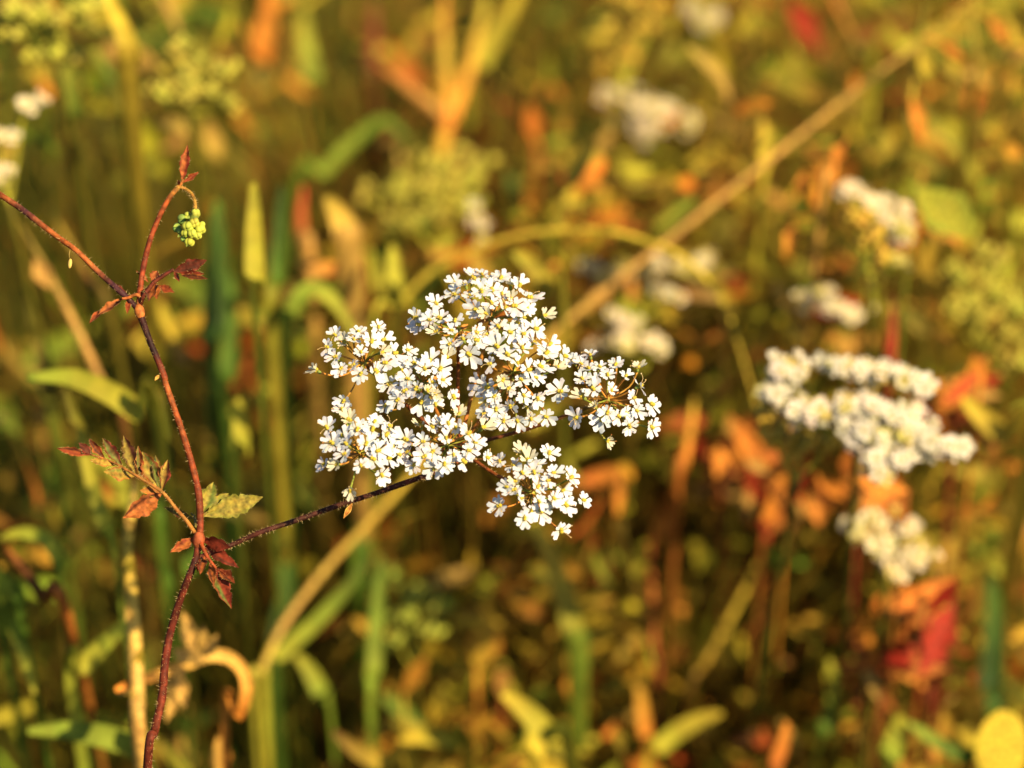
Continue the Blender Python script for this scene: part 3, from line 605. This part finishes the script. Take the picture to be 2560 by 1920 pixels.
# blades: (label, points tip first, width, colours, depth)
B=[
('upright bright yellow-green blade behind the bud','%',[(548,395),(548,500),(550,610),(552,720)],44,('ygr','ygr','lgr'),.60),
('green blade kinked over like a hook','%',[(765,720),(720,650),(670,625),(625,690),(615,780)],40,('ygr','lgr','grn'),.64),
('green blade with a yellow foot beside the upright blade','%',[(610,400),(605,500),(600,600),(590,740)],34,('dgr','grn','gold'),.65),
('short olive-yellow blade standing between red stem and white umbel','%',[(515,860),(518,920),(520,980),(515,1060)],38,('ygr','ygr','oli'),.62),
('wide dark green blade in shade beside the bud','%',[(470,430),(468,560),(462,700),(455,840)],52,('grn','dgr','dgr'),.67),
('pale green blade lying almost level over darker grass','%',[(60,815),(150,815),(230,845),(300,890),(345,925)],50,('lgr','ygr','ygr','oli'),.585),
('long leaning green blade beneath the toothed red leaf','%',[(140,840),(175,940),(205,1060),(232,1150),(255,1240)],34,('oli','ygr','lgr','grn'),.60),
('curled green blade looping over a brown sloping stem','%',[(0,1165),(50,1150),(105,1170),(135,1230),(140,1300)],34,('ygr','lgr','grn'),.60),
('yellow-green blade slanting up to the straw stem','%',[(285,1335),(230,1385),(180,1440),(150,1475)],42,('lgr','ygr','lgr'),.60),
('slim lime blade with a rounded tip hanging downward','%',[(75,1500),(55,1430),(30,1360),(-5,1290)],26,('ygr','lgr','grn'),.60),
('fresh green blade arching over the slim lime blade','%',[(-20,1220),(20,1260),(45,1310),(55,1370)],34,('lgr','grn','grn'),.60),
('broad green blade stretched level under the straw stem','%',[(60,1580),(140,1577),(220,1590),(290,1612),(330,1650)],52,('lgr','lgr','ygr'),.59),
('lime blade running alongside the foot of the long slanting stalk','%',[(800,1200),(745,1275),(680,1345),(610,1410),(570,1480)],34,('dgr','lgr','ygr','ygr'),.66),
('short lime blade pointing down under the long slanting stalk','%',[(640,1415),(670,1450),(700,1510),(720,1570)],38,('ygr','lgr','grn'),.665),
('blade with a golden tip under the lowest sharp florets','%',[(1150,1120),(1180,1180),(1210,1260),(1240,1370),(1250,1440)],48,('yel','gold','lgr','grn'),.67),
('dark green upright blade touching the lime fruit tuft','%',[(825,1200),(815,1320),(808,1440),(800,1560)],36,('grn','lgr','grn'),.66),
('yellow strap-like blade crossing the upright lime one','%',[(1085,1500),(1130,1530),(1180,1580),(1240,1650)],50,('yel','ygr','ygr'),.63),
('lime blade standing where yellow straps cross','%',[(1150,1540),(1155,1590),(1150,1640),(1150,1700)],48,('ygr','yel','lgr'),.65),
('golden-brown blade lying beside the dipping yellow blade','%',[(720,1580),(770,1620),(830,1650),(900,1690)],40,('brn','gold','gold'),.64),
('yellow blade dipping to the golden-brown blade','%',[(860,1600),(920,1590),(980,1600),(1020,1650)],44,('gold','ygr','gold'),.65),
('bright green blade sloping to the big round yellow head','%',[(1960,1560),(2020,1600),(2080,1635),(2150,1690)],34,('lgr','grn','lgr'),.645),
('lime blade bent beside the sloping bright green blade','%',[(1945,1545),(1935,1590),(1920,1640),(1910,1700)],48,('ygr','lgr','grn'),.66),
('tall dark green blade in shade beyond the ragged red leaf','%',[(2140,1230),(2150,1340),(2140,1480),(2140,1600)],50,('grn','dgr','grn'),.68),
('bright yellow blade hanging among pale seed heads','%',[(225,-30),(250,30),(275,90),(285,140),(280,220)],44,('yel','yel','gold','oli'),.625),
('green blade under the bright yellow hanging blade','%',[(270,150),(275,210),(280,270),(280,340)],44,('oli','ygr','grn'),.66),
('dry folded golden leaf blade with a sharp peak','%',[(705,425),(735,470),(752,520),(760,590)],58,('gold','straw','tan'),.655),
('orange dry blade lying level under the folded golden leaf','%',[(640,565),(700,580),(760,590),(800,640)],36,('tan','ora','dor'),.665),
('upright yellow-green blade beside the folded golden leaf','%',[(848,530),(850,590),(852,650),(850,720)],42,('ygr','ygr','oli'),.645),
('yellow-green blade sloping to the topmost sharp florets','%',[(1110,545),(1155,580),(1195,630),(1220,690)],44,('ygr','gold','lgr'),.645),
('green blade leaning against the long slanting stalk','%',[(1500,430),(1460,470),(1425,510),(1400,570)],46,('lgr','ygr','grn'),.69),
('broad orange blade in deep blur beyond the knobbly seed umbel','%',[(585,-20),(575,60),(560,130),(545,200)],50,('ora','ora','tan'),.78),
('lime blade in deep blur beside the broad orange blade','%',[(655,0),(660,90),(680,180),(700,260)],40,('ygr','lgr','oli'),.80),
('yellow leaning blade meeting the orange forked stalk','%',[(1130,-30),(1080,60),(1040,130),(1010,200)],44,('gold','ygr','oli'),.80),
('green blade bent like a bridge beside the hazy yellow umbel','%',[(880,300),(830,260),(760,310),(700,370),(640,430)],30,('grn','lgr','grn'),.76),
('plain green blade behind the upright blade next to the bud','%',[(500,590),(497,700),(490,800),(488,930)],40,('grn','grn','dgr'),.68),
('dim green blade between stem and toothed leaf','%',[(345,840),(350,950),(358,1080),(350,1200)],34,('oli','grn','grn'),.64),
('dim olive blade in shade under the red branch','%',[(60,640),(85,740),(100,850),(120,980)],36,('oli','oli','grn'),.66),
('lime vertical blade under the pale seed heads','%',[(130,60),(150,170),(155,260),(150,360)],36,('ygr','grn','dgr'),.68),
('green blade standing where the dark umbel stalk crosses the grass','%',[(610,1140),(620,1260),(600,1380),(590,1500)],40,('grn','dgr','grn'),.70),
('green blade between the slanting stalk and the lime tuft','%',[(790,900),(800,1010),(790,1130),(780,1260)],46,('oli','grn','grn'),.72),
('yellow-green blade beside the small crimson leaf','%',[(1790,1420),(1800,1490),(1780,1570),(1760,1660)],32,('ygr','grn','lgr'),.68),
('golden blade bent beside the thin tan stem','%',[(1560,1540),(1500,1560),(1430,1610),(1390,1680)],40,('gold','ygr','gold'),.67),
('narrow orange blade rising from the bent golden blade','%',[(1380,1440),(1385,1510),(1395,1590),(1400,1670)],28,('gold','ora','dor'),.69),
('dry orange blade leaning below the thin tan stem','%',[(1700,1560),(1690,1610),(1670,1660),(1650,1720)],34,('ora','dor','dor'),.64),
('sloping yellow blade beside the largest blurred umbel','%',[(2080,860),(2120,900),(2170,940),(2230,960)],48,('yel','gold','gold'),.64),
('golden blade standing across the long slanting stalk','%',[(1645,255),(1655,300),(1650,345),(1640,470)],34,('gold','yel','ygr'),.70),
('long olive blade sloping behind the hanging orange pods','%',[(1960,200),(2040,290),(2110,380),(2180,470)],26,('oli','ygr','oli'),.74),
('yellow blade crossing the stem with two orange pods','%',[(2200,-20),(2080,40),(1960,100),(1880,150)],26,('gold','ygr','oli'),.75),
]
for lab,_,pts,w,cs,d in B: blade(lab,pts,w,cs,d)

# leaves with a shape of their own
def broad_leaf(label, base, tip, w, c1, c2, d, name='broad_leaf', lobes=3, depth=.12, fold=.25, droot=None, bend=.05, peak=.42):
    mb=MB(); b=ov(base[0],base[1],d+.006); t=ov(tip[0],tip[1],d)
    root=empty(name,label,'leaf')
    for f in (0,.25,.5,.75,1): keep(b.lerp(t,f),w*K*.4)
    leaf(mb,b,t,pxm(w*K,d),(TOCAM+SUN*.5).normalized(),PAL[c1],PAL[c2],lobes=lobes,depth=depth,fold=fold,nu=24,bend=bend,roll=.1,peak=peak)
    mb.build('blade',[M_LEAF],root)
    m=MB(); tube(m,smooth_path([b]+root_from(b,Vector((0,.01,0)),.08),6),[.0004,.0004,.0006],col_along((c2,'oli','oli','brn'),1),6); m.build('leaf_stalk',[M_STEM],root)
    return root
broad_leaf('broad lime leaf lit by the sun beside the hooked white umbel',(1975,400),(2105,520),112,'ygr','lgr',.64,lobes=1,depth=.02)
broad_leaf('dark red ragged leaf below the split white umbel',(2060,1300),(1985,1460),88,'red','drd',.635,lobes=3,depth=.6,fold=.5)
broad_leaf('orange-red leaf arching off beside the dark red ragged leaf',(2060,1250),(1925,1320),50,'ora','red',.635,lobes=3,depth=.3,fold=.4)
broad_leaf('small crimson leaf low beside the golden tangle',(1910,1380),(1885,1470),58,'red','dor',.65,lobes=2,depth=.3)
broad_leaf('crimson lobed leaf tip above the dark red leaf',(2000,1330),(2075,1245),44,'red','red',.63,lobes=2,depth=.3)
broad_leaf('orange leaf spread under the largest white umbel',(1960,1060),(1830,1040),80,'ora','dor',.61,lobes=3,depth=.3,fold=.3)
broad_leaf('red-orange wedge leaf between the sharp umbel and largest blurred umbel',(1700,1090),(1570,895),60,'dor','ora',.67,lobes=3,depth=.2)
broad_leaf('deep red leaf beside the red-orange wedge leaf',(1650,1090),(1605,990),60,'red','dor',.66,lobes=3,depth=.3)
broad_leaf('red leaf in deep blur above the long slanting stalk',(1770,110),(1700,0),70,'red','drd',.80,lobes=3,depth=.3)
broad_leaf('small glowing red leaf in shade below the forked stalk',(1010,310),(1060,270),44,'red','dor',.80,lobes=2,depth=.2)
broad_leaf('rust-orange leaf between forked stalk and soft cream umbel',(1160,310),(1140,220),48,'ora','red',.76,lobes=2,depth=.2)
broad_leaf('orange leaf touching the sloping yellow blade',(2120,800),(2030,880),46,'red','ora',.63,lobes=3,depth=.3)
broad_leaf('big round plain yellow leaf beside the bright green blade',(2170,1700),(2155,1535),122,'yel','yel',.62,lobes=1,depth=.0,bend=0,peak=.52,fold=.08)
broad_leaf('golden oval leaf above the narrow tan leaf',(1030,1450),(1060,1330),74,'gold','ora',.68,lobes=1,depth=.05)
broad_leaf('small orange leaf pair low under the lime tuft',(870,1500),(925,1410),44,'ora','gold',.68,lobes=2,depth=.2)
broad_leaf('golden lobed leaf glowing under the golden-tipped blade',(1240,1530),(1245,1420),60,'gold','ora',.68,lobes=3,depth=.3)
broad_leaf('narrow tan leaf low by the glowing golden leaf',(1085,1510),(1080,1430),36,'tan','dor',.69,lobes=1,depth=.1)
broad_leaf('round tan leaf in the shade above the toothed red leaf',(85,930),(88,860),40,'tan','oli',.66,lobes=1,depth=.05)
broad_leaf('straw-orange leaf below the dry looping leaf stalk',(480,1690),(470,1585),54,'straw','ora',.60,lobes=2,depth=.2)
# dry curled leaf behind the lower stem
for x_,y_ in ((255,1490),(300,1470),(350,1455),(410,1430),(455,1415),(500,1425),(528,1460),(530,1505),(395,1340),(375,1400),(390,1500),(460,1380)): keep(ov(x_,y_,.583),30)
root=empty('dry_curled_leaf','dry orange leaf stalk curling in a loop behind the red stem','dry leaf')
m=MB(); pts=smooth_path([ov(x,y,d) for x,y,d in ((250,1490,.575),(300,1470,.577),(350,1455,.58),(410,1430,.585),(455,1415,.587),(500,1425,.588),(528,1460,.588),(530,1505,.588),(515,1545,.59),(490,1580,.595))]+root_from(ov(490,1580,.595),Vector((-.01,.02,0)),.03),6)
ribbon(m,pts,[pxm(14,.58),pxm(34,.58),pxm(34,.58),pxm(30,.58),pxm(26,.58),pxm(22,.58)],col_along(('ora','straw','ora','tan'),1),TOCAM,.5); m.build('leaf_stalk',[M_LEAF],root)
for bx,by,tx,ty,w in ((425,1425,395,1320,44),(415,1430,375,1400,40),(440,1420,470,1370,34),(380,1445,400,1530,40),(340,1460,385,1500,34),(440,1420,440,1350,26),(395,1440,360,1560,36),(280,1480,252,1500,26)):
    m=MB(); leaf(m,ov(bx,by,.582),ov(tx,ty,.58),pxm(w*K,.58),(TOCAM+SUN*.4).normalized(),TAN,STRAW,lobes=2,depth=.2,fold=.5,nu=10); m.build('leaflet',[M_LEAF],root)

# ------------------------------------------------------------------ meadow filler that nobody could count
g=random.Random(21)
def allowed(pts, dmin=.62):
    for p in [pts[0].lerp(pts[1],.5)]+list(pts) if len(pts)>1 else pts:
        q=project(p)
        t_=p.dot(SUN)
        if any(0<t_-h_<.16 for h_ in LIT.get((int(p.dot(SA)//CELL),int(p.dot(SB)//CELL)),())): return False
        if q and MASK.get((int(q[0]//24),int(q[1]//24)),0)>q[2]-.004: return False
        if q and -250<q[0]<2810 and -250<q[1]<2170 and q[2]<dmin: return False
    return True
def pick(ws):
    t=g.random()*sum(w for _,w in ws)
    for c,w in ws:
        t-=w
        if t<=0: return PAL[c]
    return PAL[ws[-1][0]]
LEFT=[('grn',6),('dgr',5),('lgr',2),('ygr',.9),('oli',2.5),('brn',2.2),('tan',.6),('gold',.3)]
RIGHTP=[('gold',3),('oli',3.5),('ygr',2.5),('tan',2),('ora',1.6),('dor',1.8),('grn',1.6),('brn',2.2),('red',.5),('drd',.7),('lgr',1)]
def side_pal(x, y):
    u=max(0,min(1,(x/max(.3,(y+.433))*2.9+.30)/.35))
    return RIGHTP if g.random()<u else LEFT
def clump(x,y,s=22.0,o=0.0): return noise.noise(Vector((x*s+o,y*s*.6-o,3.7+o)))
def meadow_grass(n, xr, yr, hr, wr, name, label, dmin=.62, seg=6):
    mb=MB()
    for _ in range(n):
        x=g.uniform(*xr); y=g.uniform(*yr); h=g.uniform(*hr)*(0.75+.25*g.random())
        if abs(x)>.15*(y+.7)+.03: h=min(h,.20)
        a=g.uniform(0,6.283); lean=abs(g.gauss(0,.38))+.05; dr=Vector((math.cos(a),math.sin(a),0))
        base=Vector((x,y,-.012)); pts=[]
        droop=g.random()**2*.5
        for i in range(seg+1):
            u=i/seg; pts.append(base+Vector((0,0,h*(u-droop*u*u*u*.6)))+dr*(h*lean*u*u*(1+droop)))
        if not allowed(pts,dmin): continue
        c=pick(side_pal(x,y)); c=tuple(v*g.uniform(.7,1.2) for v in c); c2=mixc(c,OLI,.5)
        w=g.uniform(*wr); fa=g.uniform(0,6.283)
        ribbon(mb,pts,[w*.6,w,w,w*.75,w*.12],lambda u:mixc(c2,c,u),Vector((math.cos(fa),math.sin(fa),.2)),.3,g.uniform(-1.5,1.5))
    o=mb.build(name,[M_BLADE]); tag(o,label,'grass',kind='stuff'); return o
def meadow_herbs(n, xr, yr, hr, name, label, dmin=.63, xbias=True):
    """leafy stems: thin stem plus many small leaves held at all angles"""
    mb=MB()
    for _ in range(n):
        x=g.uniform(*xr); y=g.uniform(*yr)
        if clump(x,y)<.03+g.uniform(-.12,.12): continue
        pal=side_pal(x,y)
        if pal is LEFT and g.random()<.55: continue
        h=g.uniform(*hr); a=g.uniform(0,6.283)
        if abs(x)>.15*(y+.7)+.03: h=min(h,.18)
        dr=Vector((math.cos(a),math.sin(a),0))*h*abs(g.gauss(0,.35))
        base=Vector((x,y,-.01)); pts=[base+Vector((0,0,h*u))+dr*u*u for u in (0,.25,.5,.75,1)]
        if not allowed(pts,dmin): continue
        sc_=pick(pal); tube(mb,pts,[.0011,.0008,.0004],tuple(v*.8 for v in sc_),4)
        lc=pick(pal)
        for k in range(g.randrange(12,26)):
            u=g.uniform(.25,1)**.7; j=min(3,int(u*4)); p=pts[j].lerp(pts[j+1],u*4-j)
            dv=Vector((g.gauss(0,1),g.gauss(0,1),g.gauss(.35,.6))).normalized(); L=g.uniform(.005,.018); wdt=L*g.uniform(.16,.42)
            e=p+dv*L
            if not allowed([e],dmin): continue
            nn=Vector((g.gauss(0,1),g.gauss(0,1),g.gauss(.6,1))).normalized(); b=dv.cross(nn)
            if b.length<.1: continue
            b.normalize(); nn=b.cross(dv); c=lc if g.random()<.7 else pick(pal); c=tuple(v*g.uniform(.6,1.3) for v in c)
            i0=len(mb.v)
            for q in (p, p+dv*L*.35+b*wdt*.5+nn*wdt*.15, p+dv*L*.7+b*wdt*.4+nn*wdt*.1, e-nn*L*.1, p+dv*L*.7-b*wdt*.4+nn*wdt*.1, p+dv*L*.35-b*wdt*.5+nn*wdt*.15, p+dv*L*.5): mb.vert(q,c)
            mb.face((i0,i0+1,i0+6)); mb.face((i0+1,i0+2,i0+6)); mb.face((i0+2,i0+3,i0+6)); mb.face((i0+3,i0+4,i0+6)); mb.face((i0+4,i0+5,i0+6)); mb.face((i0+5,i0,i0+6))
    o=mb.build(name,[M_BLADE]); tag(o,label,'herbs',kind='stuff'); return o
meadow_grass(2000,(-.45,.45),(.10,1.3),(.24,.40),(.002,.0055),'meadow_grass','mixed green and straw grass filling the meadow behind the flowers')
meadow_herbs(1500,(-.40,.48),(.14,1.25),(.20,.39),'meadow_herbs','tangle of small golden, olive and rusty leaves on thin stems')
meadow_grass(5000,(-2.2,2.2),(-1.2,2.6),(.12,.30),(.003,.006),'low_grass','short grass spreading over the whole field',.66,4)

INDIV=[0]
USED=set()
LANDMARKS=[(410,480,'the green bud'),(300,650,'the fork of the red plant'),(220,1010,'the toothed red leaf'),(520,1090,'the pale leaf on the red stem'),(450,1480,'the dry looping stalk'),
 (290,1300,'the knotted straw stem'),(1850,900,'the largest blurred umbel'),(1910,1180,'the split white umbel'),(1900,460,'the hooked white umbel'),(1790,670,'the two-tufted white umbel'),
 (1400,580,'the pale umbel on the slanting stalk'),(1380,720,'the cream upright umbel'),(1390,230,'the soft cream umbel'),(1535,40,'the small bluish umbel'),(960,150,'the forked orange stalk'),
 (950,430,'the hazy yellow umbel'),(410,170,'the knobbly seed umbel'),(100,80,'the nodding seed heads'),(735,490,'the folded golden leaf'),(890,1320,'the lime fruit tuft'),(1200,1220,'the golden-tipped blade'),
 (1410,1300,'the thin red stem'),(2020,1370,'the ragged red leaf'),(2160,1610,'the round yellow leaf'),(1980,250,'the hanging orange pods'),(2040,460,'the broad lime leaf'),(2130,670,'the broad yellow-green umbel'),
 (1050,850,'the sharp white umbel'),(760,1110,'the dark umbel stalk'),(120,520,'the sloping red branch'),(170,1595,'the level green blade'),(1895,1430,'the small crimson leaf'),(1800,360,'the beaded bent stem'),
 (1600,1300,'the thin tan stem'),(1160,1570,'the yellow strap-like blade'),(570,60,'the broad orange blade'),(1710,40,'the deep-blurred red leaf'),(1650,360,'the long slanting stalk'),(1240,480,'the arching straw'),
 (680,1300,'the foot of the slanting stalk'),(1490,960,'the thick orange stalk'),(1620,1000,'the red-orange wedge leaf'),(80,870,'the round tan leaf'),(50,1250,'the brown sloping stem')]
WORDS=dict(gold='golden',yel='bright yellow',ora='orange',ygr='yellow-green',tan='tan',dor='rust-brown',oli='dull olive',red='red',lgr='light green',grn='mid green')
def canopy_leaves(n, name, label, pal, dr, Lr, wr, yb=(-150,2200)):
    """sunlit leaves on their own thin stems, held up among the grass"""
    mb=MB()
    for _ in range(n):
        d=g.uniform(*dr); x=g.uniform(-150,2710); y=g.uniform(*yb)
        if pal is not None and g.random()>max(.22,min(1,(x-500)/700)): continue
        if pal is None:
            u=max(0,min(1,(x-500)/600)); pl=WARM if g.random()<u else COOL
        else: pl=pal
        p=P(x,y,d)
        if not(pal is not None and x>1100) and clump(p.x*1.6,p.y*1.2+p.z*2.2,20,9.0)<(-.16 if x>1150 and y>900 else .0)+g.uniform(-.1,.1): continue
        if p.z<.06 or p.z>.46: continue
        a=Vector((g.gauss(0,1),g.gauss(0,.7),g.gauss(.1,.9))).normalized(); L=g.uniform(*Lr); w=L*g.uniform(*wr)
        e=p+a*L
        if L>.014 and d<.74: continue
        if not allowed([p,e],dr[0]-.02): continue
        c=pick(pl); c=tuple(v*g.uniform(.75,1.25) for v in c); c2=mixc(c,pick(pl),.5)
        own = L>.0105 and d<.86 and -20<x<2580 and -20<y<1940 and INDIV[0]<230
        if own: c2=tuple(v*1.12 for v in c)
        nn=(SUN*.8+TOCAM*.3+Vector((g.gauss(0,.7),g.gauss(0,.7),g.gauss(0,.5)))).normalized()
        q1=p.lerp(e,.5)+nn*L*g.uniform(-.1,.18)
        pts=smooth_path([p,q1,e],3)
        whole=mb
        if own: mb=MB()
        ribbon(mb,pts,[w*.25,w*.85,w,w*.8,w*.1],lambda u:mixc(c,c2,u),nn,.25,g.uniform(-.8,.8))
        h=Vector((g.gauss(0,.10),g.uniform(-.01,.16),0)); 
        tube(mb,smooth_path([p,p+h*.45+Vector((g.gauss(0,.012),0,-p.z*.36)),p+h+Vector((0,0,-p.z-.01))],2),[.0002,.0003,.0005],mixc(c2,OLI,.6),3)
        if own:
            INDIV[0]+=1; k=min(WORDS,key=lambda q:sum(abs(PAL[q][i]/sum(PAL[q])-c[i]/sum(c)) for i in range(3))*3+abs(sum(PAL[q])-sum(c)))
            size='small ' if L<.016 else 'long ' if w<L*.28 else 'large '
            by=sorted(LANDMARKS,key=lambda q:math.hypot(q[0]*K-x,q[1]*K-y))
            lab=size+WORDS[k]+' leaf blurred '+('close behind ' if d<.76 else 'far behind ')+by[0][2]
            for o_ in by[1:5]:
                if lab not in USED: break
                lab=size+WORDS[k]+' leaf between '+by[0][2]+' and '+o_[2]
            USED.add(lab)
            if len(lab.split())>16: lab=lab.replace(' the ',' ')
            tag(mb.build('meadow_leaf',[M_BLADE]),lab,'leaf','blurred '+WORDS[k]+' leaves in the meadow'); mb=whole
    o=mb.build(name,[M_BLADE]); tag(o,label,'foliage',kind='stuff'); return o
WARM=[('gold',4),('yel',1.8),('ora',3.6),('ygr',3),('tan',1.6),('dor',1.6),('oli',2),('red',.8),('lgr',1)]
COOL=[('lgr',3),('ygr',2.5),('grn',3),('gold',1.2),('oli',2),('tan',.8),('dor',.5)]
canopy_leaves(4200,'canopy_leaves','sunlit golden, lime and rusty leaves crowding the meadow behind',None,(.66,.95),(.006,.020),(.18,.40))

FINE=[('gold',5),('oli',2),('ygr',3.5),('lgr',1.2),('tan',2),('ora',2.6),('dor',2.4),('yel',1.4),('red',.9),('grn',1)]
canopy_leaves(6200,'fine_foliage','fine golden and olive foliage between the larger leaves',FINE,(.66,.86),(.004,.012),(.18,.5),)

RUST=[('red',2.5),('dor',4),('ora',4),('tan',2)]
def rusty(n, cx, cy, rx, ry, dr, label):
    """a low bush of rust-red leaflets: wiry stem with many small leaves"""
    root=empty('rusty_herb',label,'herb'); base=ov(cx,cy+ry,sum(dr)/2)
    m=MB(); tube(m,smooth_path([base]+root_from(base,Vector((.01,.02,0)),.06,g),5),[.0005,.0007,.001],DRD,6); m.build('stem',[M_STEM],root)
    m=MB()
    for _ in range(n):
        a=g.uniform(0,6.283); q=math.sqrt(g.random()); p=ov(cx+math.cos(a)*q*rx,cy+math.sin(a)*q*ry,g.uniform(*dr))
        dv=Vector((g.gauss(0,1),g.gauss(0,.6),g.gauss(0,1))).normalized(); L=g.uniform(.004,.010); c=pick(RUST)
        leaf(m,p,p+dv*L,L*g.uniform(.3,.55),(TOCAM+SUN*.5+Vector((g.gauss(0,.5),g.gauss(0,.5),g.gauss(0,.5)))).normalized(),c,jit(c,.3),lobes=2,depth=.25,fold=.3,nu=5)
        if g.random()<.5: tube(m,[p,p.lerp(base,.5)+Vector((g.gauss(0,.003),0,g.gauss(0,.003))),base],.00025,DRD,3)
    o=m.build('leaves',[M_LEAF],root); o['kind']='stuff'
rusty(44,1650,1030,110,60,(.65,.74),'rusty red herb under the largest blurred umbel, beside the orange leaf')
rusty(34,1850,1060,110,50,(.64,.72),'red and orange herb between the largest and the split white umbel')
rusty(40,1905,1430,46,60,(.64,.67),'crimson herb around the small crimson leaf')
rusty(24,2010,1400,50,80,(.64,.70),'crimson herb hanging about the dark red ragged leaf')
rusty(26,2060,870,60,40,(.64,.68),'rusty herb beside the sloping yellow blade')
rusty(26,1560,990,40,60,(.68,.72),'rust-orange herb by the thick orange stalk')
meadow_grass(2000,(-.30,.34),(.14,1.2),(.26,.41),(.0007,.0018),'fine_grass','hair-thin olive and straw grass blades tangled through the meadow')

canopy_leaves(1000,'low_leaves','sunlit orange, gold and lime leaves low in the meadow',[('ora',3),('gold',3.5),('ygr',3),('lgr',2),('tan',1.5),('dor',1.5),('yel',1.5),('red',.4)],(.66,.80),(.005,.0125),(.2,.42),(1150,2150))
